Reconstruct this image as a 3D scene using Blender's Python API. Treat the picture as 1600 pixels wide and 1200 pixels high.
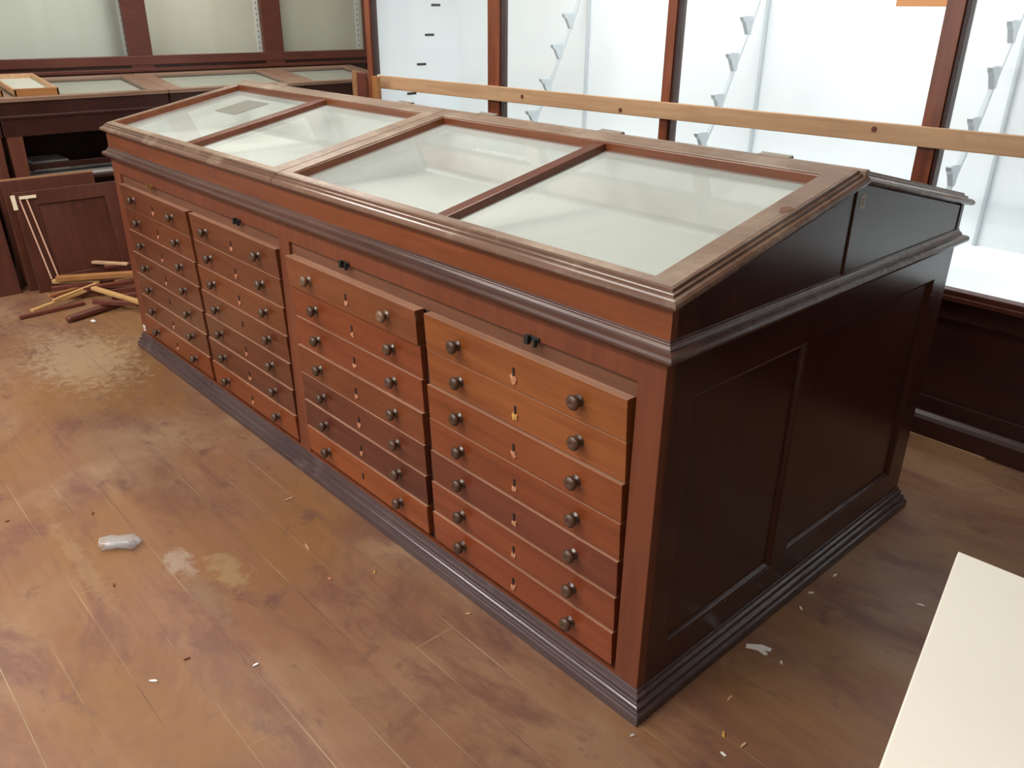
import bpy, bmesh, math, random
from mathutils import Vector, Matrix
random.seed(7)
S = bpy.context.scene
COL = S.collection
for o in list(bpy.data.objects): bpy.data.objects.remove(o)

# ------------------------------------------------------------------ camera
cd = bpy.data.cameras.new('camera'); cam = bpy.data.objects.new('camera', cd); COL.objects.link(cam)
yaw, pitch, roll, FPX = -0.8283, 0.4298, 0.0095, 1282.3
F = Vector((math.cos(pitch)*math.sin(yaw), math.cos(pitch)*math.cos(yaw), -math.sin(pitch)))
R0 = Vector((math.cos(yaw), -math.sin(yaw), 0)); U0 = R0.cross(F)
R = R0*math.cos(roll)+U0*math.sin(roll); U = U0*math.cos(roll)-R0*math.sin(roll)
cam.matrix_world = Matrix(((R.x, U.x, -F.x, .9082), (R.y, U.y, -F.y, -1.2598), (R.z, U.z, -F.z, 1.6), (0, 0, 0, 1)))
cd.sensor_width = 36; cd.lens = FPX/1600*36; cd.clip_start = .02
S.camera = cam
# ------------------------------------------------------------------ world, exposure, lights
w = bpy.data.worlds.new('world'); S.world = w; w.use_nodes = True
w.node_tree.nodes['Background'].inputs[0].default_value = (.9, .95, 1, 1)
w.node_tree.nodes['Background'].inputs[1].default_value = .3
S.view_settings.view_transform = 'Standard'; S.view_settings.look = 'None'
S.view_settings.exposure = 0.0; S.view_settings.gamma = 1
def area(name, loc, size, power, target=None, col=(1, .96, .9)):
    l = bpy.data.lights.new(name, 'AREA'); l.shape = 'RECTANGLE'; l.size, l.size_y = size
    l.energy = power; l.color = col
    o = bpy.data.objects.new(name, l); COL.objects.link(o); o.location = loc
    if target is not None:
        o.rotation_euler = (Vector(target)-Vector(loc)).to_track_quat('-Z', 'Y').to_euler()
    return o
LAMPS = [(-1.2, -2.0, 3.2, 80), (-3.4, -2.0, 3.2, 70), (-4.3, 1.2, 3.2, 45), (-1.6, 1.0, 3.2, 30), (.5, -2.6, 3.2, 55)]  # last lamp is an added one, brightening the cream table top
for i, (x, y, z, p) in enumerate(LAMPS):
    area('ceiling_lamp_light', (x, y, z-.05), (1.4, .28), p)
area('window_daylight', (-2.6, -4.3, 1.9), (4.0, 1.7), 62, (-2.0, 0, .7), (.93, .97, 1))
for x in (-2.25, -1.0, .3):
    area('case_strip_light', (x, 2.17, 2.58), (1.0, .1), 16, (x, 2.42, 0), (.9, .96, 1))

# ------------------------------------------------------------------ materials
def mat(name): 
    m = bpy.data.materials.new(name); m.use_nodes = True
    return m, m.node_tree, m.node_tree.nodes['Principled BSDF']
def plain(name, col, rough=.6, metal=0, spec=.5, bump=0, var=0, vscale=6):
    m, t, b = mat(name)
    b.inputs['Base Color'].default_value = (*col, 1); b.inputs['Roughness'].default_value = rough
    b.inputs['Metallic'].default_value = metal; b.inputs['Specular IOR Level'].default_value = spec
    if var or bump:
        tc = t.nodes.new('ShaderNodeTexCoord'); n = t.nodes.new('ShaderNodeTexNoise'); n.inputs['Scale'].default_value = vscale
        n.inputs['Detail'].default_value = 6
        t.links.new(tc.outputs['Object'], n.inputs['Vector'])
        if var:
            r = t.nodes.new('ShaderNodeValToRGB')
            r.color_ramp.elements[0].position = .3; r.color_ramp.elements[1].position = .7
            r.color_ramp.elements[0].color = (*[c*(1-var) for c in col], 1); r.color_ramp.elements[1].color = (*[min(1, c*(1+var*.5)) for c in col], 1)
            t.links.new(n.outputs['Fac'], r.inputs[0]); t.links.new(r.outputs[0], b.inputs['Base Color'])
        if bump:
            bp = t.nodes.new('ShaderNodeBump'); bp.inputs['Strength'].default_value = bump; bp.inputs['Distance'].default_value = .002
            t.links.new(n.outputs['Fac'], bp.inputs['Height']); t.links.new(bp.outputs[0], b.inputs['Normal'])
    return m
def wood(name, dark, light, axis='x', rough=.35, worn=None, wornamt=.5, spec=.5, tint=False, scale=1.0, bump=.15, coat=0):
    m, t, b = mat(name); N = t.nodes.new; L = t.links.new
    tc = N('ShaderNodeTexCoord'); oi = N('ShaderNodeObjectInfo')
    add = N('ShaderNodeVectorMath'); add.operation = 'ADD'
    sc = N('ShaderNodeVectorMath'); sc.operation = 'SCALE'; sc.inputs[3].default_value = 13.7
    cx = N('ShaderNodeCombineXYZ')
    for i in range(3): L(oi.outputs['Random'], cx.inputs[i])
    L(cx.outputs[0], sc.inputs[0]); L(tc.outputs['Object'], add.inputs[0]); L(sc.outputs[0], add.inputs[1])
    mp = N('ShaderNodeMapping'); k = {'x': (1.2, 18, 18), 'y': (18, 1.2, 18), 'z': (18, 18, 1.2)}[axis]
    mp.inputs['Scale'].default_value = [v*scale for v in k]; L(add.outputs[0], mp.inputs['Vector'])
    n1 = N('ShaderNodeTexNoise'); n1.inputs['Scale'].default_value = 1.6; n1.inputs['Detail'].default_value = 8; n1.inputs['Roughness'].default_value = .65; n1.inputs['Distortion'].default_value = .6
    L(mp.outputs[0], n1.inputs['Vector'])
    n2 = N('ShaderNodeTexNoise'); n2.inputs['Scale'].default_value = 2.2; n2.inputs['Detail'].default_value = 4
    L(add.outputs[0], n2.inputs['Vector'])
    mx = N('ShaderNodeMath'); mx.operation = 'MULTIPLY_ADD'; mx.inputs[1].default_value = .65; 
    m2 = N('ShaderNodeMath'); m2.operation = 'MULTIPLY'; m2.inputs[1].default_value = .35
    L(n2.outputs['Fac'], m2.inputs[0]); L(n1.outputs['Fac'], mx.inputs[0]); L(m2.outputs[0], mx.inputs[2])
    r = N('ShaderNodeValToRGB'); r.color_ramp.elements[0].position = .33; r.color_ramp.elements[1].position = .66
    r.color_ramp.elements[0].color = (*dark, 1); r.color_ramp.elements[1].color = (*light, 1)
    L(mx.outputs[0], r.inputs[0]); out = r.outputs[0]
    if worn:
        n3 = N('ShaderNodeTexNoise'); n3.inputs['Scale'].default_value = 5; n3.inputs['Detail'].default_value = 10; n3.inputs['Roughness'].default_value = .7
        L(add.outputs[0], n3.inputs['Vector'])
        r3 = N('ShaderNodeValToRGB'); r3.color_ramp.elements[0].position = .62-.3*wornamt; r3.color_ramp.elements[1].position = .85-.3*wornamt
        L(n3.outputs['Fac'], r3.inputs[0])
        mm = N('ShaderNodeMixRGB'); mm.inputs[2].default_value = (*worn, 1)
        L(r3.outputs[0], mm.inputs[0]); L(out, mm.inputs[1]); out = mm.outputs[0]
    if tint:
        mt = N('ShaderNodeMixRGB'); mt.blend_type = 'MULTIPLY'; mt.inputs[0].default_value = 1
        L(out, mt.inputs[1]); L(oi.outputs['Color'], mt.inputs[2]); out = mt.outputs[0]
    L(out, b.inputs['Base Color'])
    rr = N('ShaderNodeMapRange'); rr.inputs[3].default_value = rough*.75; rr.inputs[4].default_value = rough*1.35
    L(n2.outputs['Fac'], rr.inputs[0]); L(rr.outputs[0], b.inputs['Roughness'])
    b.inputs['Specular IOR Level'].default_value = spec; b.inputs['Coat Weight'].default_value = coat; b.inputs['Coat Roughness'].default_value = .15
    bp = N('ShaderNodeBump'); bp.inputs['Strength'].default_value = bump; bp.inputs['Distance'].default_value = .0015
    L(n1.outputs['Fac'], bp.inputs['Height']); L(bp.outputs[0], b.inputs['Normal'])
    return m
def glass(name, tint=(.92, .97, .95), dust=.06, rough=.03):
    m, t, b = mat(name); N = t.nodes.new; L = t.links.new
    t.nodes.remove(b); out = [n for n in t.nodes if n.type == 'OUTPUT_MATERIAL'][0]
    tr = N('ShaderNodeBsdfTransparent'); tr.inputs[0].default_value = (*tint, 1)
    gl = N('ShaderNodeBsdfGlossy'); gl.inputs['Roughness'].default_value = rough
    fr = N('ShaderNodeFresnel'); fr.inputs[0].default_value = 1.45
    ge = N('ShaderNodeNewGeometry'); iv = N('ShaderNodeMath'); iv.operation = 'SUBTRACT'; iv.inputs[0].default_value = 1; L(ge.outputs['Backfacing'], iv.inputs[1])
    ff = N('ShaderNodeMath'); ff.operation = 'MULTIPLY'; L(fr.outputs[0], ff.inputs[0]); L(iv.outputs[0], ff.inputs[1])
    mx = N('ShaderNodeMixShader'); L(ff.outputs[0], mx.inputs[0]); L(tr.outputs[0], mx.inputs[1]); L(gl.outputs[0], mx.inputs[2])
    df = N('ShaderNodeBsdfDiffuse'); df.inputs[0].default_value = (.77, .81, .79, 1)
    tc = N('ShaderNodeTexCoord'); n = N('ShaderNodeTexNoise'); n.inputs['Scale'].default_value = 1.3; n.inputs['Detail'].default_value = 4
    L(tc.outputs['Object'], n.inputs['Vector'])
    mr = N('ShaderNodeMapRange'); mr.inputs[1].default_value = .3; mr.inputs[2].default_value = .75; mr.inputs[3].default_value = dust*.3; mr.inputs[4].default_value = dust*1.7
    L(n.outputs['Fac'], mr.inputs[0])
    m2 = N('ShaderNodeMixShader'); L(mr.outputs[0], m2.inputs[0]); L(mx.outputs[0], m2.inputs[1]); L(df.outputs[0], m2.inputs[2])
    L(m2.outputs[0], out.inputs['Surface'])
    return m
M = {}
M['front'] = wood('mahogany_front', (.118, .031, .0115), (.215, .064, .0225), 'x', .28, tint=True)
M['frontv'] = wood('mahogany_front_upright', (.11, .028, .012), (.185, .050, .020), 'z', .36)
M['side'] = wood('mahogany_side_shaded', (.030, .010, .007), (.068, .021, .012), 'z', .20, bump=.06)  # same mahogany as the front, darkened to paint in the side's shade
M['mould'] = wood('dark_moulding', (.05, .025, .022), (.12, .06, .045), 'x', .24, bump=.02)
M['lidm'] = wood('lid_moulding_wood', (.10, .050, .032), (.19, .105, .070), 'x', .24, worn=(.30, .22, .15), wornamt=.3, bump=.03)
M['plinth'] = wood('dark_plinth', (.045, .028, .030), (.095, .062, .062), 'x', .20, worn=(.14, .105, .10), wornamt=.12, bump=.02)
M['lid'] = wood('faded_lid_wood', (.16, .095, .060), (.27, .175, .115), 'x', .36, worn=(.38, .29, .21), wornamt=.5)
M['strip'] = wood('pale_rail', (.10, .036, .018), (.17, .066, .03), 'x', .5)
M['edge_highlight'] = wood('drawer_edge_highlight', (.26, .12, .07), (.42, .23, .15), 'x', .3, bump=.02)  # highlight line on the drawers' top edges, painted as paler wood
M['knob'] = plain('turned_knob', (.07, .036, .022), .25, var=.5, vscale=14)
M['knob2'] = plain('turned_knob_pale', (.16, .09, .055), .28, var=.4, vscale=14)
M['black'] = plain('black_gap', (.012, .008, .006), .8)
M['inner'] = plain('inner_carcass', (.03, .012, .007), .8)
M['liner'] = plain('white_liner', (.73, .76, .73), .8, var=.08, vscale=3)
M['lidglass'] = glass('lid_glass', (.965, .975, .965), .22)
M['caseglass'] = glass('case_glass', (.97, .985, .98), .02)
M['white'] = plain('white_case_paint', (.82, .85, .87), .55, var=.05, vscale=1.3)
M['whitep'] = plain('white_metal', (.50, .54, .56), .4)
M['cream'] = plain('cream_case_paint', (.60, .58, .48), .75, var=.1, vscale=1.2)
M['greywhite'] = plain('grey_white_case_paint', (.60, .62, .55), .75, var=.08, vscale=1.2)
M['post'] = wood('mahogany_post', (.11, .030, .016), (.30, .085, .035), 'z', .33)
M['rail'] = wood('mahogany_rail', (.065, .017, .011), (.115, .030, .018), 'y', .38)
M['darkw'] = wood('dark_mahogany', (.022, .007, .005), (.055, .015, .010), 'x', .35)
M['door'] = wood('door_mahogany', (.050, .013, .007), (.10, .025, .012), 'z', .4)
M['doore'] = wood('door_edge_wood', (.22, .10, .04), (.38, .19, .09), 'y', .5)
M['pine'] = wood('pine_plank', (.42, .24, .12), (.60, .38, .22), 'x', .55, worn=(.36, .24, .15), wornamt=.2)
M['yellow'] = wood('yellow_stick', (.42, .22, .07), (.62, .38, .16), 'y', .5)
M['orange'] = wood('orange_stick', (.25, .10, .03), (.42, .19, .06), 'y', .45)
M['redst'] = wood('red_stick', (.09, .022, .014), (.18, .05, .03), 'y', .4)
M['tape'] = plain('pale_tape', (.72, .62, .45), .7)
M['pink'] = plain('pink_lath', (.62, .36, .26), .6)
M['paper'] = plain('paper_white', (.75, .74, .70), .7)
M['redp'] = plain('label_red', (.65, .08, .07), .6)
M['greyp'] = plain('label_grey', (.25, .2, .18), .6)
M['card'] = plain('grey_card', (.20, .20, .17), .8)
M['orangep'] = plain('orange_paper', (.85, .42, .18), .7)
M['metal'] = plain('dark_metal', (.05, .06, .06), .35, .8)
M['brass'] = plain('old_brass', (.35, .2, .07), .4, .7)
M['steel'] = plain('hinge_metal', (.30, .26, .22), .45, .5)
M['remn'] = plain('remnant', (.55, .24, .13), .7, var=.4, vscale=90)
M['remg'] = plain('remnant_gold', (.62, .34, .08), .6, var=.5, vscale=90)
M['board'] = plain('cream_board', (.97, .93, .83), .5, var=.03, vscale=2)
M['tray'] = plain('tray_lining', (.52, .54, .46), .7)
M['legw'] = wood('table_leg_wood', (.07, .022, .014), (.16, .05, .028), 'z', .4)
M['tabletop'] = wood('table_case_top', (.20, .12, .08), (.33, .21, .15), 'y', .3)
M['grey_cloth'] = plain('pale_sheet', (.42, .40, .38), .8, var=.2)
M['wallp'] = plain('wall_paint', (.55, .53, .48), .85, var=.05, vscale=1)
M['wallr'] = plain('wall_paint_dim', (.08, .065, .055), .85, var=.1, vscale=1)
M['ceil'] = plain('ceiling_paint', (.72, .72, .68), .9)
M['lampw'] = plain('lamp_housing', (.8, .8, .8), .5)
M['tube'] = mat('lamp_tube')[0]; bb = M['tube'].node_tree.nodes['Principled BSDF']; bb.inputs['Emission Color'].default_value = (1, .97, .9, 1); bb.inputs['Emission Strength'].default_value = 4
# clear plastic
m, t, b = mat('crumpled_clear_plastic'); b.inputs['Base Color'].default_value = (.93, .93, .95, 1); b.inputs['Roughness'].default_value = .12
b.inputs['Transmission Weight'].default_value = .88; b.inputs['IOR'].default_value = 1.2; M['plastic'] = glass('clear_plastic', (.93, .93, .96), .15, .10)

def floor_mat():
    m, t, b = mat('worn_floorboards'); N = t.nodes.new; L = t.links.new
    def math_(op, a, c, d=None):
        n = N('ShaderNodeMath'); n.operation = op
        for i, v in enumerate((a, c, d)):
            if v is None: continue
            if isinstance(v, (int, float)): n.inputs[i].default_value = v
            else: L(v, n.inputs[i])
        return n.outputs[0]
    def mix(f, a, c, bt='MIX'):
        n = N('ShaderNodeMixRGB'); n.blend_type = bt
        for i, v in enumerate((f, a, c)):
            if isinstance(v, (int, float)): n.inputs[i].default_value = v
            elif isinstance(v, tuple): n.inputs[i].default_value = (*v, 1)
            else: L(v, n.inputs[i])
        return n.outputs[0]
    def ramp(f, p0, p1, c0=(0, 0, 0), c1=(1, 1, 1)):
        r = N('ShaderNodeValToRGB'); r.color_ramp.elements[0].position = p0; r.color_ramp.elements[1].position = p1
        r.color_ramp.elements[0].color = (*c0, 1); r.color_ramp.elements[1].color = (*c1, 1); L(f, r.inputs[0]); return r.outputs[0]
    tc = N('ShaderNodeTexCoord'); P = tc.outputs['Object']
    def noise(scale, sx=1, sy=1, det=6, dist=0, rough=.6, off=0):
        mp = N('ShaderNodeMapping'); mp.inputs['Scale'].default_value = (sx, sy, 1); mp.inputs['Location'].default_value = (off, off*.7, 0); L(P, mp.inputs['Vector'])
        n = N('ShaderNodeTexNoise'); n.inputs['Scale'].default_value = scale; n.inputs['Detail'].default_value = det; n.inputs['Distortion'].default_value = dist; n.inputs['Roughness'].default_value = rough
        L(mp.outputs[0], n.inputs['Vector']); return n.outputs['Fac']
    def brick(mortar):
        mp = N('ShaderNodeMapping'); mp.inputs['Location'].default_value = (.55, .142, 0); L(P, mp.inputs['Vector'])
        n = N('ShaderNodeTexBrick'); n.offset = .37; n.inputs['Scale'].default_value = 1; n.inputs['Brick Width'].default_value = 2.3; n.inputs['Row Height'].default_value = .124
        n.inputs['Mortar Size'].default_value = mortar; n.inputs['Mortar Smooth'].default_value = .3
        n.inputs['Color1'].default_value = (0, 0, 0, 1); n.inputs['Color2'].default_value = (1, 1, 1, 1); n.inputs['Mortar'].default_value = (.5, .5, .5, 1)
        L(mp.outputs[0], n.inputs['Vector']); return n
    br = brick(.0016)
    g = noise(1.5, 1.2, 26, 9, .8, .65)
    col = ramp(g, .2, .8, (.165, .078, .042), (.28, .143, .078))
    col = mix(ramp(br.outputs['Color'], 0, 1, (.12,)*3, (.42,)*3), col, (.22, .105, .057))
    pal = noise(1.1, 1, 1.3, 7, .5, .62)
    col = mix(math_('MULTIPLY', ramp(pal, .45, .62), .65), col, (.31, .20, .12))       # worn tan traffic areas
    red = noise(1.5, 1, 2.2, 8, .6, .7, 5)
    col = mix(math_('MULTIPLY', ramp(red, .47, .60), .75), col, (.14, .058, .042))        # remaining varnish
    och = noise(.7, 1, 1.5, 4, .2, .6, 11)
    col = mix(math_('MULTIPLY', ramp(och, .5, .62), .6), col, (.245, .118, .034))
    spots = noise(9, .7, 1, 8, .5, .7, 3)
    col = mix(math_('MULTIPLY', ramp(spots, .57, .68), .65), col, (.11, .05, .045))
    # paint splash and pale scuffs lying at their own places on the boards
    def blob(x, y, rx, ry, colr, amt, base):
        mp = N('ShaderNodeMapping'); mp.inputs['Location'].default_value = (-x/rx, -y/ry, 0); mp.inputs['Scale'].default_value = (1/rx, 1/ry, 1); L(P, mp.inputs['Vector'])
        ln = N('ShaderNodeVectorMath'); ln.operation = 'LENGTH'; L(mp.outputs[0], ln.inputs[0])
        d = math_('ADD', ln.outputs['Value'], math_('MULTIPLY', math_('SUBTRACT', noise(20, 1, 1, 8, .4, .8, x), .5), 4.2))
        return mix(math_('MULTIPLY', ramp(d, .5, 1.1, (1,)*3, (0,)*3), amt), base, colr)
    col = blob(-1.36, -.60, .09, .05, (.40, .34, .28), .45, col)
    col = blob(-1.22, -.50, .13, .05, (.36, .27, .14), .4, col)
    col = blob(-1.15, -.60, .16, .04, (.22, .16, .10), .35, col)
    col = blob(-1.55, -.83, .35, .03, (.36, .25, .13), .25, col)
    col = blob(-3.3, -.3, .5, .25, (.42, .32, .2), .5, col)
    mort = mix(ramp(noise(2.3, 1, 1, 3, 0, .5, 8), .42, .6), (.10, .055, .035), (.40, .28, .16))
    col = mix(math_('MULTIPLY', br.outputs['Fac'], math_('MULTIPLY_ADD', ramp(noise(3.1, .6, 2, 3, 0, .5, 21), .45, .62), .75, .12)), col, mort)
    L(col, b.inputs['Base Color'])
    rr = N('ShaderNodeMapRange'); rr.inputs[1].default_value = .3; rr.inputs[2].default_value = .7; rr.inputs[3].default_value = .30; rr.inputs[4].default_value = .52
    L(red, rr.inputs[0]); L(rr.outputs[0], b.inputs['Roughness'])
    bp = N('ShaderNodeBump'); bp.inputs['Strength'].default_value = .35; bp.inputs['Distance'].default_value = .002
    h = math_('SUBTRACT', math_('MULTIPLY', red, .6), math_('MULTIPLY', br.outputs['Fac'], .8))
    L(h, bp.inputs['Height']); L(bp.outputs[0], b.inputs['Normal'])
    return m
M['floor'] = floor_mat()

# ------------------------------------------------------------------ helpers
class MB:
    def __init__(s): s.b = bmesh.new()
    def hexa(s, P):      # 8 points: bottom loop, top loop
        v = [s.b.verts.new(p) for p in P]
        for f in ((0, 3, 2, 1), (4, 5, 6, 7), (0, 1, 5, 4), (1, 2, 6, 5), (2, 3, 7, 6), (3, 0, 4, 7)): s.b.faces.new([v[i] for i in f])
        return s
    def box(s, x0, x1, y0, y1, z0, z1, m=None):
        P = [Vector(p) for p in ((x0, y0, z0), (x1, y0, z0), (x1, y1, z0), (x0, y1, z0), (x0, y0, z1), (x1, y0, z1), (x1, y1, z1), (x0, y1, z1))]
        if m is not None: P = [m@p for p in P]
        return s.hexa(P)
    def beam(s, a, c, wd, ht, up=(0, 0, 1)):
        a, c = Vector(a), Vector(c); d = (c-a).normalized(); r = d.cross(Vector(up)).normalized(); u = r.cross(d)
        P = [p+r*sx*wd/2+u*sz*ht/2 for p in (a, c) for sx, sz in ((-1, -1), (1, -1), (1, 1), (-1, 1))]
        return s.hexa(P)
    def lathe(s, prof, m=None, seg=20, cap=True):      # prof: (radius, height) about z
        rings = []
        for r, z in prof:
            rings.append([s.b.verts.new((m or Matrix())@Vector((r*math.cos(2*math.pi*k/seg), r*math.sin(2*math.pi*k/seg), z))) for k in range(seg)])
        for A, B in zip(rings, rings[1:]):
            for k in range(seg): s.b.faces.new((A[k], A[(k+1) % seg], B[(k+1) % seg], B[k]))
        if cap:
            s.b.faces.new(rings[0][::-1]); s.b.faces.new(rings[-1])
        return s
    def ring(s, x0, x1, y0, y1, prof, m=None):         # mitred moulding: closed profile of (outset, z) swept round a rectangle
        loops = []
        for cxn, cyn, sx, sy in ((x0, y0, -1, -1), (x1, y0, 1, -1), (x1, y1, 1, 1), (x0, y1, -1, 1)):
            loops.append([s.b.verts.new((m or Matrix())@Vector((cxn+sx*o, cyn+sy*o, z))) for o, z in prof])
        n = len(prof)
        for i in range(4):
            A, B = loops[i], loops[(i+1) % 4]
            for k in range(n): s.b.faces.new((A[k], B[k], B[(k+1) % n], A[(k+1) % n]))
        return s
    def lattice(s, us, vs, holes, w0, w1, m=None):     # slab with rectangular openings, in the (u, v) plane
        us, vs = sorted(set(us)), sorted(set(vs)); m = m or Matrix()
        for h in holes: us += [h[0], h[1]]; vs += [h[2], h[3]]
        us, vs = sorted(set(us)), sorted(set(vs)); vt = {}
        def V(i, j, k):
            if (i, j, k) not in vt: vt[i, j, k] = s.b.verts.new(m@Vector((us[i], vs[j], (w0, w1)[k])))
            return vt[i, j, k]
        def solid(i, j):
            if not (0 <= i < len(us)-1 and 0 <= j < len(vs)-1): return False
            cu, cv = (us[i]+us[i+1])/2, (vs[j]+vs[j+1])/2
            return not any(h[0] < cu < h[1] and h[2] < cv < h[3] for h in holes)
        for i in range(len(us)-1):
            for j in range(len(vs)-1):
                if not solid(i, j): continue
                s.b.faces.new((V(i, j, 1), V(i+1, j, 1), V(i+1, j+1, 1), V(i, j+1, 1)))
                s.b.faces.new((V(i, j, 0), V(i, j+1, 0), V(i+1, j+1, 0), V(i+1, j, 0)))
                for di, dj, a, c in ((-1, 0, (i, j+1), (i, j)), (1, 0, (i+1, j), (i+1, j+1)), (0, -1, (i, j), (i+1, j)), (0, 1, (i+1, j+1), (i, j+1))):
                    if not solid(i+di, j+dj): s.b.faces.new((V(*a, 0), V(*c, 0), V(*c, 1), V(*a, 1)))
        return s
    def prism(s, pts, d):      # planar polygon extruded by vector d
        d = Vector(d); A = [s.b.verts.new(p) for p in pts]; B = [s.b.verts.new(Vector(p)+d) for p in pts]; n = len(pts)
        s.b.faces.new(A); s.b.faces.new(B[::-1])
        for k in range(n): s.b.faces.new((A[k], B[k], B[(k+1) % n], A[(k+1) % n]))
        return s
    def build(s, name, material, parent=None, bevel=0, smooth=False, seg=2, off=None):
        bmesh.ops.recalc_face_normals(s.b, faces=s.b.faces)
        me = bpy.data.meshes.new(name); s.b.to_mesh(me); s.b.free(); me.materials.append(material)
        o = bpy.data.objects.new(name, me); COL.objects.link(o)
        if smooth: 
            for p in me.polygons: p.use_smooth = True
        if bevel:
            b = o.modifiers.new('bevel', 'BEVEL'); b.width = bevel; b.segments = seg; b.limit_method = 'ANGLE'; b.angle_limit = .6
        if parent is not None:
            o.parent = parent
            if parent.type == 'EMPTY' and not parent.get('_local'): o.matrix_parent_inverse = Matrix.Translation(-parent.location)
        return o
def thing(name, label, cat, loc, group=None):
    o = bpy.data.objects.new(name, None); COL.objects.link(o); o.location = loc; o.empty_display_size = .1
    o['label'] = label; o['category'] = cat
    if group: o['group'] = group
    return o
def tag(o, label, cat, group=None):
    o['label'] = label; o['category'] = cat
    if group: o['group'] = group
    return o
def struct(o): o['kind'] = 'structure'; return o
def origin_to(o, c):          # put the object's own origin at c
    o.data.transform(Matrix.Translation(-Vector(c))); o.location = c; return o

# ------------------------------------------------------------------ room
X0, X1, Y0, Y1, ZC = -5.95, 4.2, -4.6, 3.0, 3.4
struct(MB().box(X0-.1, X1+.1, Y0-.1, Y1+.1, -.1, 0).build('floor', M['floor']))
struct(MB().box(X0-.1, X1+.1, Y0-.1, Y1+.1, ZC, ZC+.1).build('ceiling', M['ceil']))
struct(MB().box(X0-.1, X0, Y0, Y1, 0, ZC).build('wall_left', M['wallp']))
struct(MB().box(X0, X1, Y1, Y1+.1, 0, ZC).build('wall_back', M['wallp']))
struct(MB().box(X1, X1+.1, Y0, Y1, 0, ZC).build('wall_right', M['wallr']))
WM = Matrix(((1, 0, 0, 0), (0, 0, 1, 0), (0, 1, 0, 0), (0, 0, 0, 1)))     # (u,v,w) -> (x=u, y=w, z=v)
SM = Matrix(((0, 0, 1, 0), (1, 0, 0, 0), (0, 1, 0, 0), (0, 0, 0, 1)))     # (u,v,w) -> (x=w, y=u, z=v)
struct(MB().lattice([X0, X1], [0, ZC], [(-4.7, -.5, .9, 2.9)], Y0-.1, Y0, WM).build('wall_front', M['wallp']))
for i, (x, y, z, p) in enumerate(LAMPS):
    t = thing('ceiling_lamp', 'unseen white fluorescent ceiling fitting above the room', 'lamp', (x, y, z), 'fluorescent ceiling fittings')
    MB().box(x-.72, x+.72, y-.15, y+.15, z, z+.2).build('housing', M['lampw'], t, .005)

# ------------------------------------------------------------------ the display cabinet
L_, D = 3.2527, 1.42
cab = thing('display_cabinet', 'long mahogany museum cabinet with sloping glazed lids over rows of shallow drawers', 'display cabinet', (-L_/2, D/2, 0))
PL = [(-.02, 0), (.031, 0), (.031, .024), (.029, .028), (.021, .030), (.019, .034), (.023, .040), (.022, .045), (.018, .048), (.011, .050), (.010, .054), (.013, .060), (.012, .066), (.004, .069), (.005, .074), (.003, .079), (-.02, .080)]
MB().ring(-L_, 0, 0, D, PL).build('plinth', M['plinth'], cab, .0012)
WMD = [(-.01, .944), (.006, .946), (.011, .952), (.018, .955), (.026, .961), (.028, .968), (.026, .975), (.018, .979), (.010, .980), (.010, .984), (.006, .990), (.002, .993), (.002, .999), (-.01, 1.001)]
MB().ring(-L_, 0, 0, D, WMD).build('waist_moulding', M['mould'], cab, .0012)
# front framing
A0, A1, B0, B1 = -1.573, -.074, -3.165, -1.646
MB().lattice([-L_, -.001], [.06, .952], [(A0, A1, .082, .886), (B0, B1, .082, .886)], 0, .03, WM).build('front_frame', M['frontv'], cab, .002)
MB().box(-L_+.02, -.02, .024, D-.03, .02, .94).build('carcass', M['inner'], cab)
for x0, x1 in ((A0, A1), (B0, B1)):
    MB().box(x0, x1, .010, .028, .842, .887).build('top_bead', M['strip'], cab, .001)
MB().box(-.833, -.812, .012, .03, .082, .845).build('drawer_divider', M['black'], cab)
MB().box(-2.402, -2.38, .012, .03, .082, .845).build('drawer_divider', M['black'], cab)
# side framings
ys = [(.102, .578, .158, .846), (.660, 1.316, .168, .858)]
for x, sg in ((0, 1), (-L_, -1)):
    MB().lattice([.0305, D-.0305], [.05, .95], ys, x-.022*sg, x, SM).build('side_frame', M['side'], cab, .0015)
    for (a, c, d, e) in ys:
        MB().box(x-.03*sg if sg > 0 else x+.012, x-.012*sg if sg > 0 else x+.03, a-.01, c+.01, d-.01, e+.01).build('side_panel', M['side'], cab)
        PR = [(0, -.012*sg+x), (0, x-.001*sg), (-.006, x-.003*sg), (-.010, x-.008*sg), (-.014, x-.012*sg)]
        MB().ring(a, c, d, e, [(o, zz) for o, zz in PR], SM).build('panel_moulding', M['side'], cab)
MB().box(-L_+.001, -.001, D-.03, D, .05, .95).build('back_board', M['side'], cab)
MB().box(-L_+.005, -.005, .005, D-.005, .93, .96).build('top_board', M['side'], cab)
# upper desk case
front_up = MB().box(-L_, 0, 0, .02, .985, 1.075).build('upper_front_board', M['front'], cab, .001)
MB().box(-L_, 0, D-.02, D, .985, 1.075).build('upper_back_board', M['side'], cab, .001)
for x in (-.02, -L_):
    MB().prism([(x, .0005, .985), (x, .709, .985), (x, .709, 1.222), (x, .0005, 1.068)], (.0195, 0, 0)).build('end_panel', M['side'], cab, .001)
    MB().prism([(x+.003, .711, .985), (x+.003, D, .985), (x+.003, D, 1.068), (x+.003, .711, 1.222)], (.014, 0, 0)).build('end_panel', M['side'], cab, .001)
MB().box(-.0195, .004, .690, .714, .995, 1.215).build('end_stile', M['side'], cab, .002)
MB().box(-L_+.02, -.02, .705, .716, 1.0, 1.235).build('spine_board', M['side'], cab)
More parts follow.
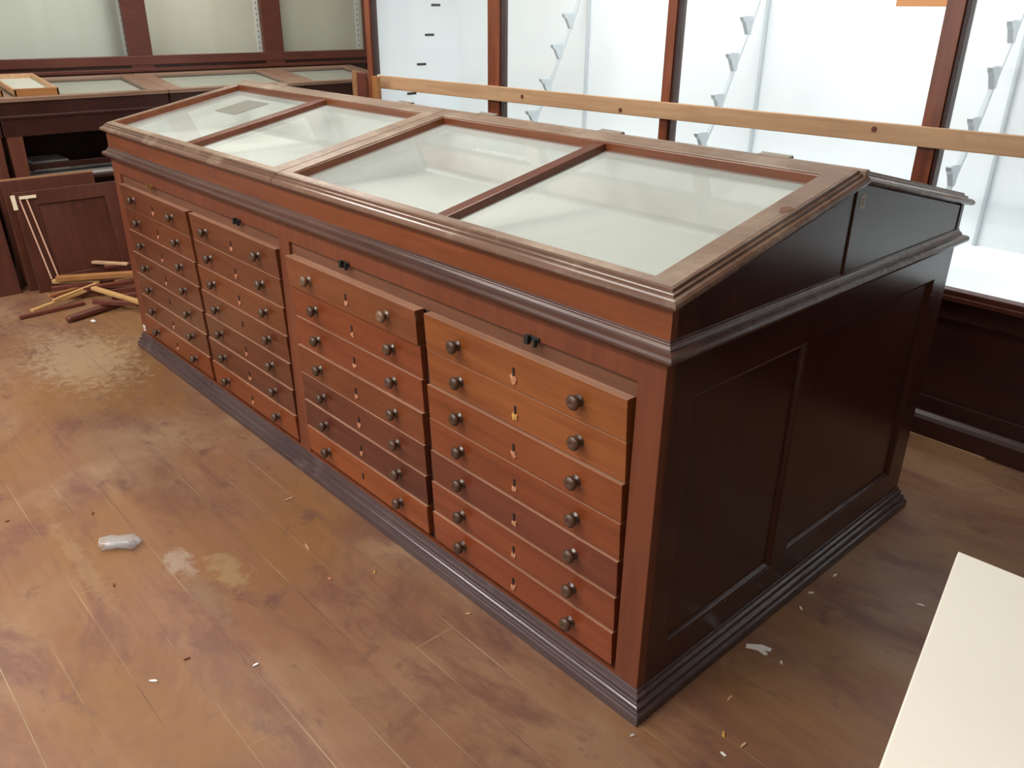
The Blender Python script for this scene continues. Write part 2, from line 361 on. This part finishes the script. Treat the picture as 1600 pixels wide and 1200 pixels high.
# white lining of the four trays
for x0, x1 in ((-3.232, -1.625), (-1.605, -.021)):
    b = MB(); b.box(x0, x1, .021, .704, 1.035, 1.045)
    b.box(x0, x1, .021, .027, 1.045, 1.070); b.box(x0, x1, .697, .704, 1.045, 1.205)
    for xa in (x0, x1-.006): b.prism([(xa, .027, 1.045), (xa, .697, 1.045), (xa, .697, 1.205), (xa, .027, 1.07)], (.006, 0, 0))
    b.build('tray_lining', M['liner'], cab)
sl = .2117; ca = math.cos(math.atan(sl)); sa = math.sin(math.atan(sl)); VL = .732/ca
LM = Matrix(((1, 0, 0, 0), (0, ca, -sa, -.022), (0, sa, ca, 1.10), (0, 0, 0, 1)))
RM = Matrix(((1, 0, 0, 0), (0, -1, 0, 2*.713), (0, 0, 1, 0), (0, 0, 0, 1)))@LM
LIDP = [(-.0245, -.0005), (-.017, -.0005), (-.016, -.0065), (-.008, -.0075), (-.007, -.0130), (.003, -.0140), (.009, -.0180), (.0115, -.0240), (.009, -.0300), (.002, -.0330), (-.0245, -.0340)]
for mtx, side in ((LM, 'front'), (RM, 'back')):
    for (u0, u1, panes) in ((-3.268, -1.617, [(-3.215, -2.432), (-2.372, -1.682)]), (-1.613, .015, [(-1.556, -.812), (-.768, -.075)])):
        fr = MB()
        (pa, pb), (pc, pd) = panes
        fr.lattice([u0+(.030 if u0 < -3 else 0), u1-(.030 if u0 > -3 else 0)], [.032, VL], [(pa, pd, .056, .688)], -.034, 0, mtx)
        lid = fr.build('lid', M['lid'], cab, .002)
        e = MB()
        # nosing only on the outer edges
        e.ring(u0+.012, u1-.012, .014, VL-.012, LIDP, mtx) if False else None
        n = len(LIDP); bmv = e.b
        left_outer = u0 < -3; path = []
        if left_outer: path = [((u0+.006, VL), (-1, 0)), ((u0+.006, .008), (-1, -1)), ((u1, .008), (0, -1))]
        else: path = [((u0, .008), (0, -1)), ((u1-.006, .008), (1, -1)), ((u1-.006, VL), (1, 0))]
        loops = [[bmv.verts.new(mtx@Vector((p[0]+dx*o, p[1]+dy*o, wv))) for o, wv in LIDP] for p, (dx, dy) in path]
        for Aa, Bb in zip(loops, loops[1:]):
            for k in range(n): bmv.faces.new((Aa[k], Bb[k], Bb[(k+1) % n], Aa[(k+1) % n]))
        bmv.faces.new(loops[0]); bmv.faces.new(loops[-1][::-1])
        e.build('lid_moulding', M['lidm'], lid, .0006)
        MB().box(pb, pc, .055, .689, -.034, -.007, mtx).build('muntin', M['front'], lid, .003).color = (.75, .7, .75, 1)
        MB().ring(pa, pd, .056, .688, [(0, -.004), (-.004, -.006), (-.005, -.034), (0, -.034)], mtx).build('inner_edge', M['front'], lid).color = (.95, .95, .9, 1)
        for a, c in panes:
            g = MB().box(a+.001, c-.001, .057, .687, -.032, -.028, mtx).build('glass_pane', M['lidglass'], lid)
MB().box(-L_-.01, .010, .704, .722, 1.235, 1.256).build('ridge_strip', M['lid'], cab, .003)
for x in (-2.9, -1.90, -1.40, -.82, -.25):
    b = MB().box(x-.045, x+.045, .715, .742, 1.247, 1.2575)
    b.lathe([(.004, -.045), (.004, .045)], Matrix.Translation((x, .735, 1.257))@Matrix.Rotation(math.pi/2, 4, 'Y'), 10)
    b.build('lid_hinge', M['steel'], cab, .0008)
# nicks of the lid: a pale knot scar on the right stile
def lidpt(x, y, wv): 
    return LM@Vector((x, (y+.022)/ca, wv))
MB().prism([lidpt(-.030+.013*math.cos(k*.7)*(1+.3*math.sin(k*2)),   .425+.020*math.sin(k*.7), -.0012) for k in range(9)], (0, 0, .0020)).build('knot_scar', M['strip'], cab)
# drawers ------------------------------------------------------------
H, PT = .1045, .1065
def drawer_proto(wd):
    b = MB().hexa([Vector(p) for p in ((-wd/2, .0010, -H/2), (wd/2, .0010, -H/2), (wd/2, .03, -H/2), (-wd/2, .03, -H/2), (-wd/2, -.0050, H/2), (wd/2, -.0050, H/2), (wd/2, .03, H/2), (-wd/2, .03, H/2))])
    d = b.build('drawer', M['front'], None, .0016, seg=2)
    d.data.materials.append(M['edge_highlight'])
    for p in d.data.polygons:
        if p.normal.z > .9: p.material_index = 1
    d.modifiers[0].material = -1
    kb = []
    for s in (-1, 1):
        mt = Matrix.Translation((s*.220, .002, .0))@Matrix.Rotation(math.pi/2, 4, 'X')
        k = MB().lathe([(.0150, -.003), (.0165, .002), (.0150, .006), (.0085, .009), (.0078, .013), (.012, .016), (.0175, .020), (.0190, .0245), (.0175, .029), (.0125, .0325), (.006, .034), (.005, .0330), (.001, .0330)], mt, 24)
        k = k.build('knob', M['knob'], d, smooth=True); kb.append(k)
    kh = MB(); kh.box(-.0026, .0026, -.0040, .004, -.014, .004); kh.lathe([(.0042, -.0012), (.0042, .0042)], Matrix.Translation((0, 0, .005))@Matrix.Rotation(math.pi/2, 4, 'X'), 12)
    kh.build('keyhole', M['black'], d)
    return d
def remnant(parent, z, seed, gold=False, sc=1.0):
    rs = random.Random(seed); b = MB()
    n = 11; pts = [((.012*sc*(rs.uniform(.5, 1.15)))*math.cos(2*math.pi*k/n), 0, z+.013*sc*rs.uniform(.5, 1.15)*math.sin(2*math.pi*k/n)) for k in range(n)]
    b.prism([Vector(p)+Vector((0, -.0036, 0)) for p in pts], (0, .0036, 0))
    return b.build('escutcheon_remnant', M['remg' if gold else 'remn'], parent)
cols = [(-3.160, -2.404), (-2.378, -1.652), (-1.567, -.836), (-.809, -.082)]
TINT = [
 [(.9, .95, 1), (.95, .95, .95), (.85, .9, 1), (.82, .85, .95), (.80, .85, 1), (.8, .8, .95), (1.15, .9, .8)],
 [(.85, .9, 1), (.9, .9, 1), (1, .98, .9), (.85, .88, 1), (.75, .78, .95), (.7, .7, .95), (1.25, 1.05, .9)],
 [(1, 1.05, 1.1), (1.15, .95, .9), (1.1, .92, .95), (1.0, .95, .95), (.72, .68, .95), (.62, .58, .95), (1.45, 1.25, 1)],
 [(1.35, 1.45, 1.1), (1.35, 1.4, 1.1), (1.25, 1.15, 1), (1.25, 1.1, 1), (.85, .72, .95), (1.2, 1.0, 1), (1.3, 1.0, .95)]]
SLIDE = {(2, 0): .014, (3, 0): .007, (0, 0): .006, (1, 0): .004, (3, 2): .004, (2, 3): .003}
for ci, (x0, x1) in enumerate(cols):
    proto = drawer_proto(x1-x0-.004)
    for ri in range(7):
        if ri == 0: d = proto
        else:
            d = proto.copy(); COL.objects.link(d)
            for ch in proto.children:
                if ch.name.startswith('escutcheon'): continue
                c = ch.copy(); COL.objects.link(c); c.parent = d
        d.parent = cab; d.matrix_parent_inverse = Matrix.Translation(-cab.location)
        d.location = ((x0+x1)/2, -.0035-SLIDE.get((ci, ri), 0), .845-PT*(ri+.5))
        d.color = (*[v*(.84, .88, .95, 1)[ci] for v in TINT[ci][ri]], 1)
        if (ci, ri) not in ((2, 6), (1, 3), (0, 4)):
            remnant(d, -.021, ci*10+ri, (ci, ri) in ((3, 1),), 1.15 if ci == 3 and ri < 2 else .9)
        if (ci, ri) == (2, 0): pulled = d
for ch in [c for c in pulled.children if c.name.startswith('knob')]:
    ch.data = ch.data.copy(); ch.data.materials[0] = M['knob2']; ch['label'] = 'paler turned wooden knob'
front_up.color = (1.0, .95, .9, 1)
# latches under the top rail
for x, mt in ((-.389, 'metal'), (-1.215, 'metal'), (-1.941, 'metal'), (-2.773, 'brass')):
    b = MB().box(x-.020, x+.020, -.006, .001, .884, .896)
    b.box(x-.020, x-.006, -.016, -.004, .876, .898); b.box(x+.008, x+.016, -.014, -.004, .874, .894)
    b.build('latch', M[mt], cab, .0012)
# tiny brass hinge on the pulled drawer's end
b = MB().box(-.842, -.838, -.0205, -.015, .812, .832); b.build('drawer_corner_plate', M['steel'], cab)
# labels stuck on the cabinet
b = MB().box(-3.240, -3.214, -.0012, .0004, .092, .122).build('inventory_sticker', M['paper'], cab); b['label'] = 'white sticker with a red stripe'
MB().box(-3.238, -3.216, -.0018, -.0008, .101, .106).build('sticker_stripe', M['redp'], b)
st = MB().box(.003, .0048, .712, .738, 1.160, 1.195).build('inventory_sticker', M['paper'], cab); st['label'] = 'small white sticker with faint grey digits'
bb = MB()
for z in (1.168, 1.176, 1.184): bb.box(.0044, .0052, .719, .731, z, z+.002)
for y in (.719, .729): bb.box(.0044, .0052, y, y+.002, 1.168, 1.186)
bb.build('sticker_digits', M['greyp'], st)

# grey card inside the far tray
c = MB(); q = [(-2.925, .385), (-2.925, .552), (-2.725, .556), (-2.725, .385)]
c.hexa([lidpt(x, y, wv) for wv in (-.0278, -.0262) for x, y in q])
tag(origin_to(c.build('grey_card', M['card']), lidpt(-2.82, .47, -.027)), 'grey translucent rectangular card lying on the farthest glass pane of the cabinet', 'card')

# ------------------------------------------------------------------ back wall case
YF, YB = 2.06, 2.85; CX0, CX1 = -4.20, 1.5; ZT = 2.62
bc = thing('wall_display_case', 'tall white-lined glazed wall case with mahogany posts behind the long cabinet', 'display case', (-1.4, 2.45, 0))
posts = [(-4.205, -4.125), (-2.945, -2.825), (-1.675, -1.605), (-.435, -.350), (.82, .90)]
for a, c in posts:
    p = MB().box(a, c-.018, YF, YF+.05, .60, ZT).build('post', M['post'], bc, .003)
    MB().box(c-.018, c-.010, YF+.008, YF+.05, .60, ZT).box(c-.010, c, YF+.002, YF+.05, .60, ZT).build('post_bead', M['darkw'], p, .002)
MB().box(CX0, CX1, YF-.012, YF+.06, .578, .598).build('sill', M['rail'], bc, .003)
MB().box(CX0, CX1, YF, YF+.05, .598, .618).build('bottom_rail', M['rail'], bc, .003)
MB().box(CX0, CX1, YF, YF+.05, ZT-.20, ZT).build('top_rail', M['post'], bc, .003)
lp = [(-4.1, -2.98), (-2.78, -1.70), (-1.56, -.45), (-.30, .80), (.95, 1.45)]
MB().lattice([CX0, CX1], [.06, .58], [(a, c, .16, .50) for a, c in lp], YF+.01, YF+.04, WM).build('base_frame', M['darkw'], bc, .003)
MB().box(CX0, CX1, YF+.025, YF+.045, .06, .58).build('base_panel', M['darkw'], bc)
MB().prism([(CX0, YF-.035, 0), (CX0, YF+.04, 0), (CX0, YF+.04, .105), (CX0, YF-.005, .100), (CX0, YF-.02, .088), (CX0, YF-.03, .075)], (CX1-CX0, 0, 0)).build('base_plinth', M['darkw'], bc, .003)
MB().box(-.32, .09, YF-.041, YF-.034, 0, .005).build('shoe_strip', M['pine'], bc)
MB().box(CX0, CX1, YF+.05, YB, .600, .617).build('case_floor', M['white'], bc)
MB().box(CX0, CX1, YB, YB+.03, 0, ZT).build('back_panel', M['white'], bc)
MB().box(CX0, CX1, YF+.0, YB+.03, ZT, ZT+.03).build('case_top', M['white'], bc)
ep = MB().box(CX0-.01, CX0+.03, YF+.05, YB, 0, ZT).build('end_panel', M['white'], bc)
MB().box(CX1, CX1+.03, YF, YB, 0, ZT).build('end_panel', M['white'], bc)
for k in range(8):
    z = 1.613-.1925*k+.1925*2; y = 2.635-.055*(k-2)-.008*max(0, k-2)**2
    if z < .7: break
    MB().box(CX0+.0301, CX0+.0325, y-.040, y+.040, z-.008, z+.008).build('shelf_slot', M['black'], ep)
for i, ((a, c), (a2, c2)) in enumerate(zip(posts, posts[1:])):
    MB().box(c, a2, YF+.022, YF+.028, .612, ZT-.19).build('glass_pane', M['caseglass'], bc)
for x in (-2.89, -1.64, -.40, .86):
    b = MB()
    b.box(x-.008, x+.008, YB-.022, YB, .617, 2.4)
    pts = [(2.74, 1.76), (2.66, 1.57), (2.57, 1.40), (2.48, 1.21), (2.37, 1.03), (2.26, .84), (2.14, .65)]
    pts = [(y+.035, z-.05) for y, z in pts]
    for (ya, za), (yb, zb) in zip(pts, pts[1:]): b.beam((x, ya, za), (x, yb, zb), .014, .022, (1, 0, 0))
    b.beam((x, YB-.01, 1.80), (x, 2.76, 1.72), .012, .02, (1, 0, 0))
    for (y, z) in pts[1:-1]:
        y -= .035; z += .05      # hooked shelf rests, wide at the top and tapering into the bar
        b.prism([(x-.012, y-.050, z), (x-.012, y-.042, z-.018), (x-.012, y-.022, z-.030), (x-.012, y+.012, z-.085), (x-.012, y+.038, z-.085), (x-.012, y+.045, z-.025), (x-.012, y+.040, z+.004), (x-.012, y-.035, z+.006)], (.024, 0, 0))
    b.build('shelf_bracket', M['whitep'], bc, .004)
# sheet of orange paper on the glass
o = MB().box(-.625, -.440, YF+.016, YF+.0215, 1.617, 1.90).build('orange_paper', M['orangep'])
tag(origin_to(o, (-.53, YF+.018, 1.7)), 'orange paper sheet stuck on the glass of the tall white case', 'paper')
# plank nailed over the posts
pl = MB().hexa([Vector(p) for p in ((-4.030, 2.034, 1.098), (1.4, 2.034, 1.153), (1.4, 2.0595, 1.153), (-4.030, 2.0595, 1.098), (-4.025, 2.034, 1.180), (1.4, 2.034, 1.222), (1.4, 2.0595, 1.222), (-4.025, 2.0595, 1.180))])
pk = thing('wooden_plank', 'long bare pine plank running across the posts of the white wall case', 'plank', (-1.3, 2.035, 1.10))
pl.build('board', M['pine'], pk, .003)
MB().box(-4.046, -4.024, 2.028, 2.0598, 1.095, 1.184).build('end_cap', M['paper'], pk, .003)['label'] = 'white-painted end'
b = MB()
for x, z in ((-2.62, 1.150), (-.60, 1.180), (-1.9, 1.14)):
    b.lathe([(.001, 0), (.012, .0005), (.012, .001)], Matrix.Translation((x, 2.0342, z))@Matrix.Rotation(math.pi/2, 4, 'X'), 10)
b.build('knot', M['redst'], pk)
# fixing blocks between plank and posts
# upright boards left of the plank end
ub = thing('leaning_board', 'dark upright board with a pale edge standing beside the plank end', 'board', (-4.08, 1.90, 0))
MB().box(-4.065, -3.965, 1.88, 1.905, 0, 1.205).build('board', M['redst'], ub, .003)
MB().box(-4.125, -4.067, 1.88, 1.905, 0, 1.207).build('pale_edge', M['doore'], ub, .003)['label'] = 'pale bare wood edge'
o = MB().box(-3.958, -3.89, 1.925, 1.95, 0, 1.185).build('wooden_batten', M['orange'], None, .003); tag(origin_to(o, (-3.92, 1.94, 0)), 'short orange-brown batten standing right of the dark upright board', 'batten')

# ------------------------------------------------------------------ left tall cases
TX = -5.35
tc = thing('tall_wall_cabinet', 'tall mahogany framed wall case with pale grey panels behind the left desk cases', 'cabinet', (TX-.2, .9, 0))
tp = [(-.75, -.62), (.885, 1.045), (1.895, 2.055), (2.80, 2.9)]
for a, c in tp: MB().box(TX-.04, TX, a, c, 1.10, 2.7).build('post', M['rail'], tc, .003)
MB().box(TX-.045, TX+.003, -.75, 2.9, 1.215, 1.275).build('bottom_rail', M['rail'], tc, .004)
MB().box(TX-.04, TX+.02, -.75, 2.9, 1.170, 1.195).build('ledge', M['rail'], tc, .004)
MB().box(TX-.04, TX-.001, -.75, 2.9, 2.6, 2.75).build('top_rail', M['rail'], tc, .003)
MB().box(TX-.35, TX-.01, -.75, 2.9, 0, 1.22).build('base', M['darkw'], tc)
for i, ((a, c), (a2, c2)) in enumerate(zip(tp, tp[1:])):
    MB().box(TX-.20, TX-.19, c-.05, a2+.10, 1.20, 2.7).build('inner_panel', M['greywhite' if i == 0 else 'cream'], tc)
    MB().box(TX-.024, TX-.020, c, a2, 1.26, 2.65).build('glass_pane', M['caseglass'], tc)
    s = MB().box(TX-.19, TX-.186, a2+.035, a2+.070, 1.27, 2.65).build('shelf_strip', M['paper'], tc, 0)
    h = MB()
    for k in range(34): h.box(TX-.187, TX-.185, a2+.048, a2+.057, 1.29+k*.04, 1.306+k*.04)
    h.build('slot_holes', M['greyp'], s)

# ------------------------------------------------------------------ left desk cases
def desk_case(y0, y1, label, legs=True):
    t = thing('desk_case', label, 'display table', (-5.0, (y0+y1)/2, 0))
    xa, xb = -5.32, -4.72; za, zb = 1.165, 1.102
    sx = (za-zb)/(xb-xa)
    ang = math.atan(sx); Dm = Matrix(((math.cos(ang), 0, math.sin(ang), xa), (0, 1, 0, 0), (-math.sin(ang), 0, math.cos(ang), za), (0, 0, 0, 1)))
    wl = (xb-xa)/math.cos(ang)
    fr = MB().lattice([0, wl], [y0, y1], [(.045, wl-.045, y0+.10, y1-.10)], -.025, 0, Dm).build('top_frame', M['tabletop'], t, .003)
    MB().box(.04, wl-.04, y0+.095, y1-.095, -.010, -.006, Dm).build('glass_pane', M['caseglass'], fr)
    MB().box(.03, wl-.03, y0+.08, y1-.08, -.05, -.03, Dm).build('tray_lining', M['tray'], t)
    MB().box(xb-.035, xb-.012, y0+.002, y1-.002, .885, zb-.026).build('apron', M['darkw'], t, .003)
    MB().box(xb-.035, xb-.004, y0+.002, y1-.002, .985, 1.003).build('apron_moulding', M['darkw'], t, .004)
    MB().box(xa, xa+.02, y0+.002, y1-.002, .885, za-.03).build('apron', M['darkw'], t, .002)
    for y in (y0+.002, y1-.022): MB().prism([(xa+.02, y, .885), (xb-.035, y, .885), (xb-.035, y, zb-.03), (xa+.02, y, za-.03)], (0, .02, 0)).build('side_apron', M['darkw'], t)
    for x in (xb-.085, xa+.015):
        for y in (y0+.02, y1-.09):
            b = MB(); m0 = Matrix.Translation((x+.03, y+.035, 0))
            b.hexa([m0@Vector(p) for p in ((-.028, -.028, 0), (.028, -.028, 0), (.028, .028, 0), (-.028, .028, 0), (-.042, -.042, .90), (.042, -.042, .90), (.042, .042, .90), (-.042, .042, .90))])
            b.build('leg', M['legw'], t, .003)
    MB().box(xa+.05, xb-.06, y0+.03, y0+.05, .66, .70).build('stretcher', M['darkw'], t, .002)
    MB().box(xa+.03, xb-.03, y0+.055, y1-.055, .60, .62).build('low_shelf', M['darkw'], t, .002)
    MB().box(-4.90, -4.87, y0+.03, y1-.04, .665, .70).build('stretcher', M['darkw'], t, .002)
    return t
desk_case(-.115, .875, 'glazed desk case with open trays on its left end and doors leaning on it')
desk_case(.879, 1.86, 'middle glazed desk case half hidden behind the long cabinet lid')
desk_case(1.864, 2.62, 'far right glazed desk case in the corner by the white wall case')
desk_case(-1.11, -.119, 'glazed desk case cut by the left edge of the view')
# wooden trays on first desk case
sx = (1.165-1.102)/.6
def dz(x): return 1.165-(x+5.32)*sx
def tray(xa, xb, ya, yb, label):
    t = thing('wooden_tray', label, 'tray', ((xa+xb)/2, (ya+yb)/2, dz((xa+xb)/2)))
    b = MB()
    for (p, q, r, s_) in ((xa, xa+.012, ya, yb), (xa, xb, ya, ya+.012), (xa, xb, yb-.012, yb)):
        b.hexa([Vector(v) for v in ((p, r, dz(p)), (q, r, dz(q)), (q, s_, dz(q)), (p, s_, dz(p)), (p, r, dz(p)+.038), (q, r, dz(q)+.038), (q, s_, dz(q)+.038), (p, s_, dz(p)+.038))])
    b.build('side', M['pine'], t, .002)
    b = MB(); b.hexa([Vector(v) for v in ((xb-.012, ya, dz(xb)), (xb, ya, dz(xb)), (xb, yb, dz(xb)), (xb-.012, yb, dz(xb)), (xb-.012, ya, dz(xb)+.042), (xb, ya, dz(xb)+.042), (xb, yb, dz(xb)+.042), (xb-.012, yb, dz(xb)+.042))])
    b.build('front', M['orange'], t, .002)
    b = MB(); b.hexa([Vector(v) for v in ((xa+.012, ya+.012, dz(xa)+.001), (xb-.012, ya+.012, dz(xb)+.001), (xb-.012, yb-.012, dz(xb)+.001), (xa+.012, yb-.012, dz(xa)+.001), (xa+.012, ya+.012, dz(xa)+.010), (xb-.012, ya+.012, dz(xb)+.010), (xb-.012, yb-.012, dz(xb)+.010), (xa+.012, yb-.012, dz(xa)+.010))])
    b.build('lining', M['tray'], t)
tray(-5.26, -4.75, -.005, .235, 'shallow wooden tray with pale green lining on the leftmost desk case top')
tray(-5.28, -4.77, -.36, -.06, 'pale wooden tray at the left edge of the view beside the green-lined tray')
# pale sheets under the desk case
o = MB().box(-5.27, -4.80, -.02, .78, .6205, .632).box(-5.26, -5.02, .07, .28, .632, .690).build('pale_sheet', M['grey_cloth'], None, .002); tag(origin_to(o, (-5.05, .4, .62)), 'pale grey folded sheets lying on the low shelf under the left desk case', 'sheet')
# ------------------------------------------------------------------ doors leaning on the desk case
def door(P0, yl, yr, h, lean, thick, label, edge=None):
    # P0: x of the foot; leans towards -x
    t = thing('cabinet_door', label, 'door', (P0, (yl+yr)/2, 0))
    a = math.asin(lean/h); 
    Dm = Matrix(((0, -math.sin(a), math.cos(a), P0), (1, 0, 0, 0), (0, math.cos(a), math.sin(a), 0), (0, 0, 0, 1)))
    MB().lattice([yl, yr], [0, h], [(yl+.12, yr-.12, .09, h-.085)], -thick, 0, Dm).build('frame', M['door'], t, .003)
    MB().box(yl+.10, yr-.10, .07, h-.07, -thick*.8, -.010, Dm).build('panel', M['door'], t)
    if edge: MB().box(yl, yr, h, h+.012, -thick, -.002, Dm).build('top_edge', M['doore'], t, .002)['label'] = 'pale top edge with a painted highlight'  # highlight along the door's top edge painted as a paler strip
    return Dm
Da = door(-4.52, -.165, .46, .60, .12, .022, 'front mahogany panel door leaning on the desk case behind two pale laths')
door(-4.60, -.20, .315, .655, .09, .024, 'mahogany door with pale top edge, behind the front leaning door', True)
door(-4.60, -.80, -.245, .60, .12, .022, 'dark mahogany door leaning at the left edge of the view')
for n_, (ya, yb) in enumerate(((-.135, -.085), (-.098, -.045))):
    a = Da@Vector((ya, .555, .009)); c = Da@Vector((yb, .075, .009))
    o = MB().beam(a, c, .008, .006, (1, 0, 0)).build('thin_lath', M['pink'])
    tag(origin_to(o, c), ['left', 'right'][n_]+' one of two thin pink laths lying on the front leaning door', 'lath')
o = MB().box(-.135, -.045, .557, .575, .001, .014, Da).build('tape_strip', M['tape']); tag(origin_to(o, Da@Vector((-.09, .56, .0))), 'short pale horizontal strip at the top of the two pink laths', 'strip')
o = MB().box(-.178, -.155, .50, .585, .001, .006, Da@Matrix.Translation((0, 0, 0))).build('tape_strip', M['tape']); tag(origin_to(o, Da@Vector((-.165, .54, .0))), 'pale upright strip on the top left corner of the front leaning door', 'strip')

# ------------------------------------------------------------------ sticks on the floor
def stick(a, c, wd, ht, m, label, rnd=False, name='wooden_stick'):
    if rnd:
        a_, c_ = Vector(a), Vector(c); q = (c_-a_).to_track_quat('Z', 'Y').to_matrix().to_4x4(); ln = (c_-a_).length
        b = MB().lathe([(wd*.30, 0), (wd*.45, .01), (wd*.5, ln*.3), (wd*.5, ln*.8), (wd*.42, ln)], Matrix.Translation(a_)@q, 12)
        o = b.build(name, M[m], None, smooth=False)
    else: o = MB().beam(a, c, wd, ht).build(name, M[m], None, .003)
    tag(origin_to(o, a), label, 'stick', 'broken wooden sticks beside the cabinet'); return o
stick((-4.46, -.075, .090), (-4.20, .42, .092), .045, .03, 'orange', 'broad orange-brown bar lying on top of the stick pile')
stick((-4.50, -.09, .067), (-4.36, .14, .053), .03, .022, 'yellow', 'yellow stick end poking out left under the orange bar')
stick((-4.56, .17, .125), (-4.40, .33, .118), .03, .016, 'pine', 'short pale stick topmost in the pile near the door')
stick((-4.47, .21, .108), (-4.40, .46, .108), .03, .018, 'redst', 'dark red stick at the back of the pile against the door')
stick((-4.12, -.31, .030), (-4.28, .075, .045), .024, .016, 'yellow', 'long yellow stick pointing left across the pile front')
stick((-4.10, -.38, .012), (-4.13, -.03, .012), .022, .018, 'redst', 'thin dark stick with a nail, farthest left on the floor')
stick((-4.17, -.18, .050), (-4.30, .10, .062), .020, .014, 'yellow', 'second yellow stick lying above the long yellow one')
stick((-4.235, .06, .058), (-3.79, .185, .052), .034, .018, 'yellow', 'pale yellow stick crossing towards the foot of the cabinet')
stick((-3.865, -.20, .022), (-3.975, .14, .024), .042, .04, 'redst', 'thick dark red rounded stick in front of the pile', True)
stick((-3.955, -.03, .066), (-3.83, .24, .020), .030, .026, 'redst', 'dark red stick at the right front beside the cabinet plinth')
stick((-4.27, -.03, .050), (-4.23, .36, .052), .038, .028, 'redst', 'dark red bar beneath the broad orange bar')
stick((-4.42, -.12, .045), (-4.36, .22, .040), .030, .026, 'redst', 'dark red stick deepest under the left end of the pile')
stick((-4.33, -.14, .015), (-4.20, .30, .015), .035, .03, 'redst', 'flat dark stick on the floor below the red bars')
stick((-4.30, -.17, .040), (-4.44, .12, .022), .022, .016, 'orange', 'small orange stick among the yellow stick ends')
stick((-4.12, .12, .015), (-4.05, .36, .015), .035, .026, 'redst', 'dark stub between the pile and the cabinet side')
o = MB().box(-3.83, -3.795, -.093, -.075, 0, .004).build('white_chip', M['paper']); tag(origin_to(o, (-3.81, -.084, 0)), 'small white chip on the floor in front of the thick red stick', 'chip')

# ------------------------------------------------------------------ litter
def cup():
    b = MB(); q = Vector((.070, .098, 0)).normalized(); mt = Matrix.Translation((-1.592, -.752, .025))@q.to_track_quat('Z', 'Y').to_matrix().to_4x4()
    prof = [(.021, 0), (.022, .006), (.020, .012), (.021, .03), (.020, .055), (.022, .08), (.023, .10), (.019, .112), (.010, .120), (.009, .128)]
    prof = [(r*1.3, z*.92) for r, z in prof]
    inner = [(r-.0012, z) for r, z in prof[::-1]]
    b.lathe(prof+inner, mt, 26, cap=False)
    from mathutils import noise
    for v in b.b.verts:
        nv = noise.noise_vector(v.co*36)*.0056; v.co += nv
        v.co.z = max(.0015,   .021+(v.co.z-.025)*.75)
    o = b.build('plastic_bottle', M['plastic'], None, smooth=True)
    tag(origin_to(o, (-1.557, -.703, 0)), 'crumpled small clear plastic bottle lying on the open floor', 'bottle')
cup()
def scrap(x, y, pts, h, m, name, label, cat, rot=0, group=None):
    c_, s_ = math.cos(rot), math.sin(rot)
    b = MB().prism([(x+p*c_-q*s_, y+p*s_+q*c_, .0008+r) for p, q, r in [(t[0], t[1], t[2] if len(t) > 2 else 0) for t in pts]], (0, 0, h))
    o = b.build(name, M[m]); tag(origin_to(o, (x, y, 0)), label, cat, group); return o
scrap(.078, .435, [(-.036, .002), (-.006, -.010), (.006, -.030), (.016, -.028), (.008, -.008), (.026, -.018), (.034, -.010), (.012, .008), (-.004, .010), (-.030, .014)], .004, 'paper', 'paper_scrap', 'small white forked scrap on the floor by the right side plinth', 'scrap', .9)
chips = [(.054, .758, 'paper'), (.070, .671, 'paper'), (.061, .891, 'paper'), (.186, .11, 'remg'), (.237, .119, 'pine'), (.15, .43, 'paper'), (.13, .22, 'pine'), (-1.458, -.161, 'pine'), (-1.161, -.258, 'pine'), (-.969, -.289, 'remn'),
 (-.904, -.169, 'remg'), (-.562, -.075, 'pine'), (-.905, -.85, 'paper'), (-.782, -.626, 'paper'), (-1.375, -.791, 'redst'), (-.926, -.752, 'redst'), (-1.964, -.942, 'redst'), (.041, -.058, 'grey_cloth'), (-1.822, -.712, 'redst'), (-2.3, -.1, 'remn'), (.30, .95, 'paper'), (.22, .06, 'paper')]
for i, (x, y, m_) in enumerate(chips):
    rs = random.Random(i+50); l = rs.uniform(.006, .012); 
    if i in (7, 8): l = .020
    pts = [(-l, -.002), (l*.6, -.003*rs.uniform(.6, 1.4)), (l, .001), (l*.2, .003*rs.uniform(.7, 1.6)), (-l*.8, .002)]
    scrap(x, y, pts, .003, m_, 'wood_chip', 'tiny chip or shaving scattered on the floorboards', 'chip', rs.uniform(0, 3.1), 'tiny chips scattered on the floor')

# ------------------------------------------------------------------ cream topped table, lower right
A = Vector((.5593, .1400, .730)); B = Vector((.6713, -.3820, .720)); C = Vector((.6580, .1860, .720))
e1 = (B-A).normalized(); n_ = e1.cross(C-A).normalized(); e2 = n_.cross(e1).normalized()
if n_.z > 0: pass
if e2.dot(C-A) < 0: e2 = -e2
up = n_ if n_.z > 0 else -n_
tb = thing('work_table', 'cream topped table cut by the lower right corner of the view', 'table', (1.05, -.35, 0))
P = [A, A+e1*1.05, A+e1*1.05+e2*.75, A+e2*.75]
MB().hexa([p-up*.018 for p in P]+P).build('table_top', M['board'], tb, .0015)
for fu, fv in ((.06, .06), (.99, .06), (.06, .69), (.99, .69)):
    p = A+e1*fu+e2*fv-up*.018
    MB().box(p.x-.018, p.x+.018, p.y-.018, p.y+.018, 0, p.z-.001).build('leg', M['lampw'], tb, .002)
